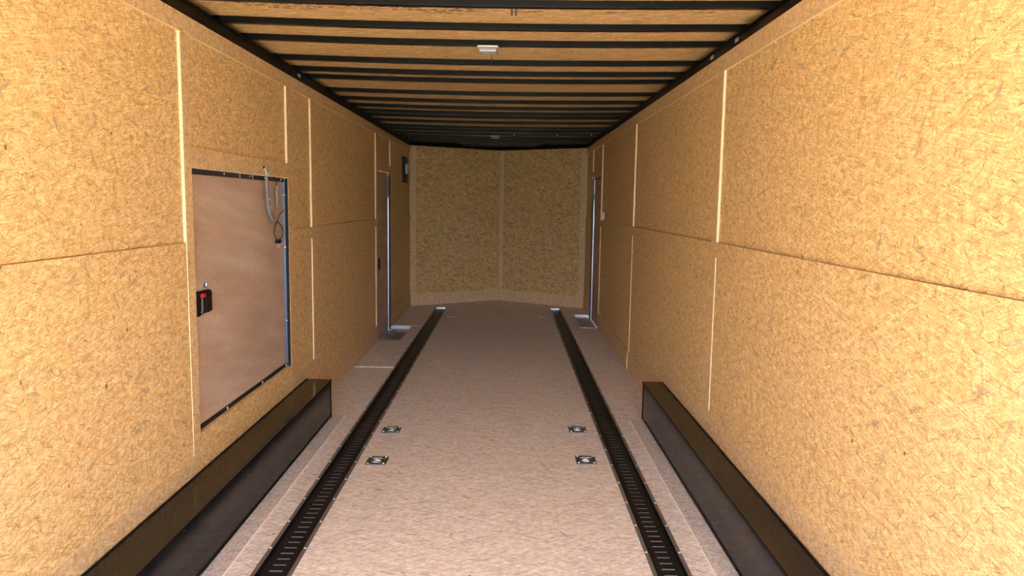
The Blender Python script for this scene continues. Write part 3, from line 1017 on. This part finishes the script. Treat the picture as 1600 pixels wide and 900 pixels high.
# ------------------------------------------------------------------ step wells
def step_well(side, xi, y0, y1, label):
    xo = 1.288
    zb = -0.034
    root = thing('step_well', (side * (xi + xo) / 2, (y0 + y1) / 2, zb), label, 'step', 'sunken aluminium steps at the side doors')
    def bx(mb, a, b, ya, yb, za, zc, bev=0.0):
        a, b = sorted((side * a, side * b))
        return mb.box(a, b, ya, yb, za, zc, bev)
    mb = MB()
    bx(mb, xi + 0.001, xo, y0 + 0.001, y1 - 0.001, zb - 0.003, zb)
    rnd = random.Random(3)
    j = 0
    yy = y0 + 0.03
    while yy < y1 - 0.02:
        xx = xi + 0.02 + (0.02 if j % 2 else 0)
        while xx < xo - 0.01:
            ang = math.radians(45 if j % 2 else -45)
            d = Vector((math.cos(ang), math.sin(ang), 0)) * 0.024
            q = Vector((-math.sin(ang), math.cos(ang), 0)) * 0.012
            cen = Vector((side * xx, yy, zb))
            a, b, c_, e = [mb.bm.verts.new(cen + v_) for v_ in (d, q, -d, -q)]
            t1, t2 = mb.bm.verts.new(cen + d * 0.4 + Vector((0, 0, 0.010))), mb.bm.verts.new(cen - d * 0.4 + Vector((0, 0, 0.010)))
            for f in ((a, b, t1), (b, t2, t1), (b, c_, t2), (c_, e, t2), (e, t1, t2), (e, a, t1)):
                mb.bm.faces.new(f)
            xx += 0.04
        yy += 0.085
        j += 1
    tp = mb.build('tread_plate', M['tread'], root)
    tp.data.materials.append(M['alu'])            # the raised lugs take a brighter metal
    for p in tp.data.polygons:
        if len(p.vertices) == 3:
            p.material_index = 1
    m = MB()
    bx(m, xi, xo, y1 - 0.004, y1 - 0.0005, zb, 0.003)
    bx(m, xi, xo, y0 + 0.0005, y0 + 0.004, zb, 0.003)
    bx(m, xi + 0.0005, xi + 0.004, y0, y1, zb, 0.003)
    m.build('well_side', M['alu'], root)
    m = MB()
    bx(m, xi - 0.018, W - 0.002, y1 - 0.003, y1 + 0.022, 0.0005, 0.004)
    bx(m, xi - 0.018, W - 0.002, y0 - 0.012, y0 + 0.002, 0.0005, 0.004)
    m.build('rim', M['alu'], root)
step_well(-1, 0.985, 7.74, 8.67, 'bright tread plate step sunk in the floor at the left side door')
step_well(1, 1.035, 8.73, 9.74, 'bright tread plate step sunk in the floor at the right side door')

# ------------------------------------------------------------------ wall vent and switch
vx = -W - 0.006
v = thing('wall_vent', (-W, 9.78, 1.88), 'black oblong vent with a pale cover, high on the far left wall', 'vent')
MB().box(-W - 0.006, -W + 0.022, 9.63, 9.93, 1.712, 2.045, 0.010, 3).build('frame', M['plastic'], v)
MB().box(-W + 0.018, -W + 0.044, 9.70, 9.90, 1.825, 1.955, 0.006, 2).build('cover', M['grey'], v)
for z in (1.745, 2.012):
    MB().dome((-W + 0.022, 9.78, z), (1, 0, 0), 0.008, 0.003).build('screw', M['screw'], v, True)
sw = thing('light_switch', (W, 8.45, 1.34), 'small pale switch on the right wall just before the side door', 'switch')
MB().box(W - 0.006, W + 0.0135, 8.43, 8.475, 1.300, 1.378, 0.002, 2).build('plate', M['white'], sw)
MB().box(W - 0.013, W - 0.005, 8.446, 8.458, 1.330, 1.350, 0.002).build('toggle', M['white'], sw)
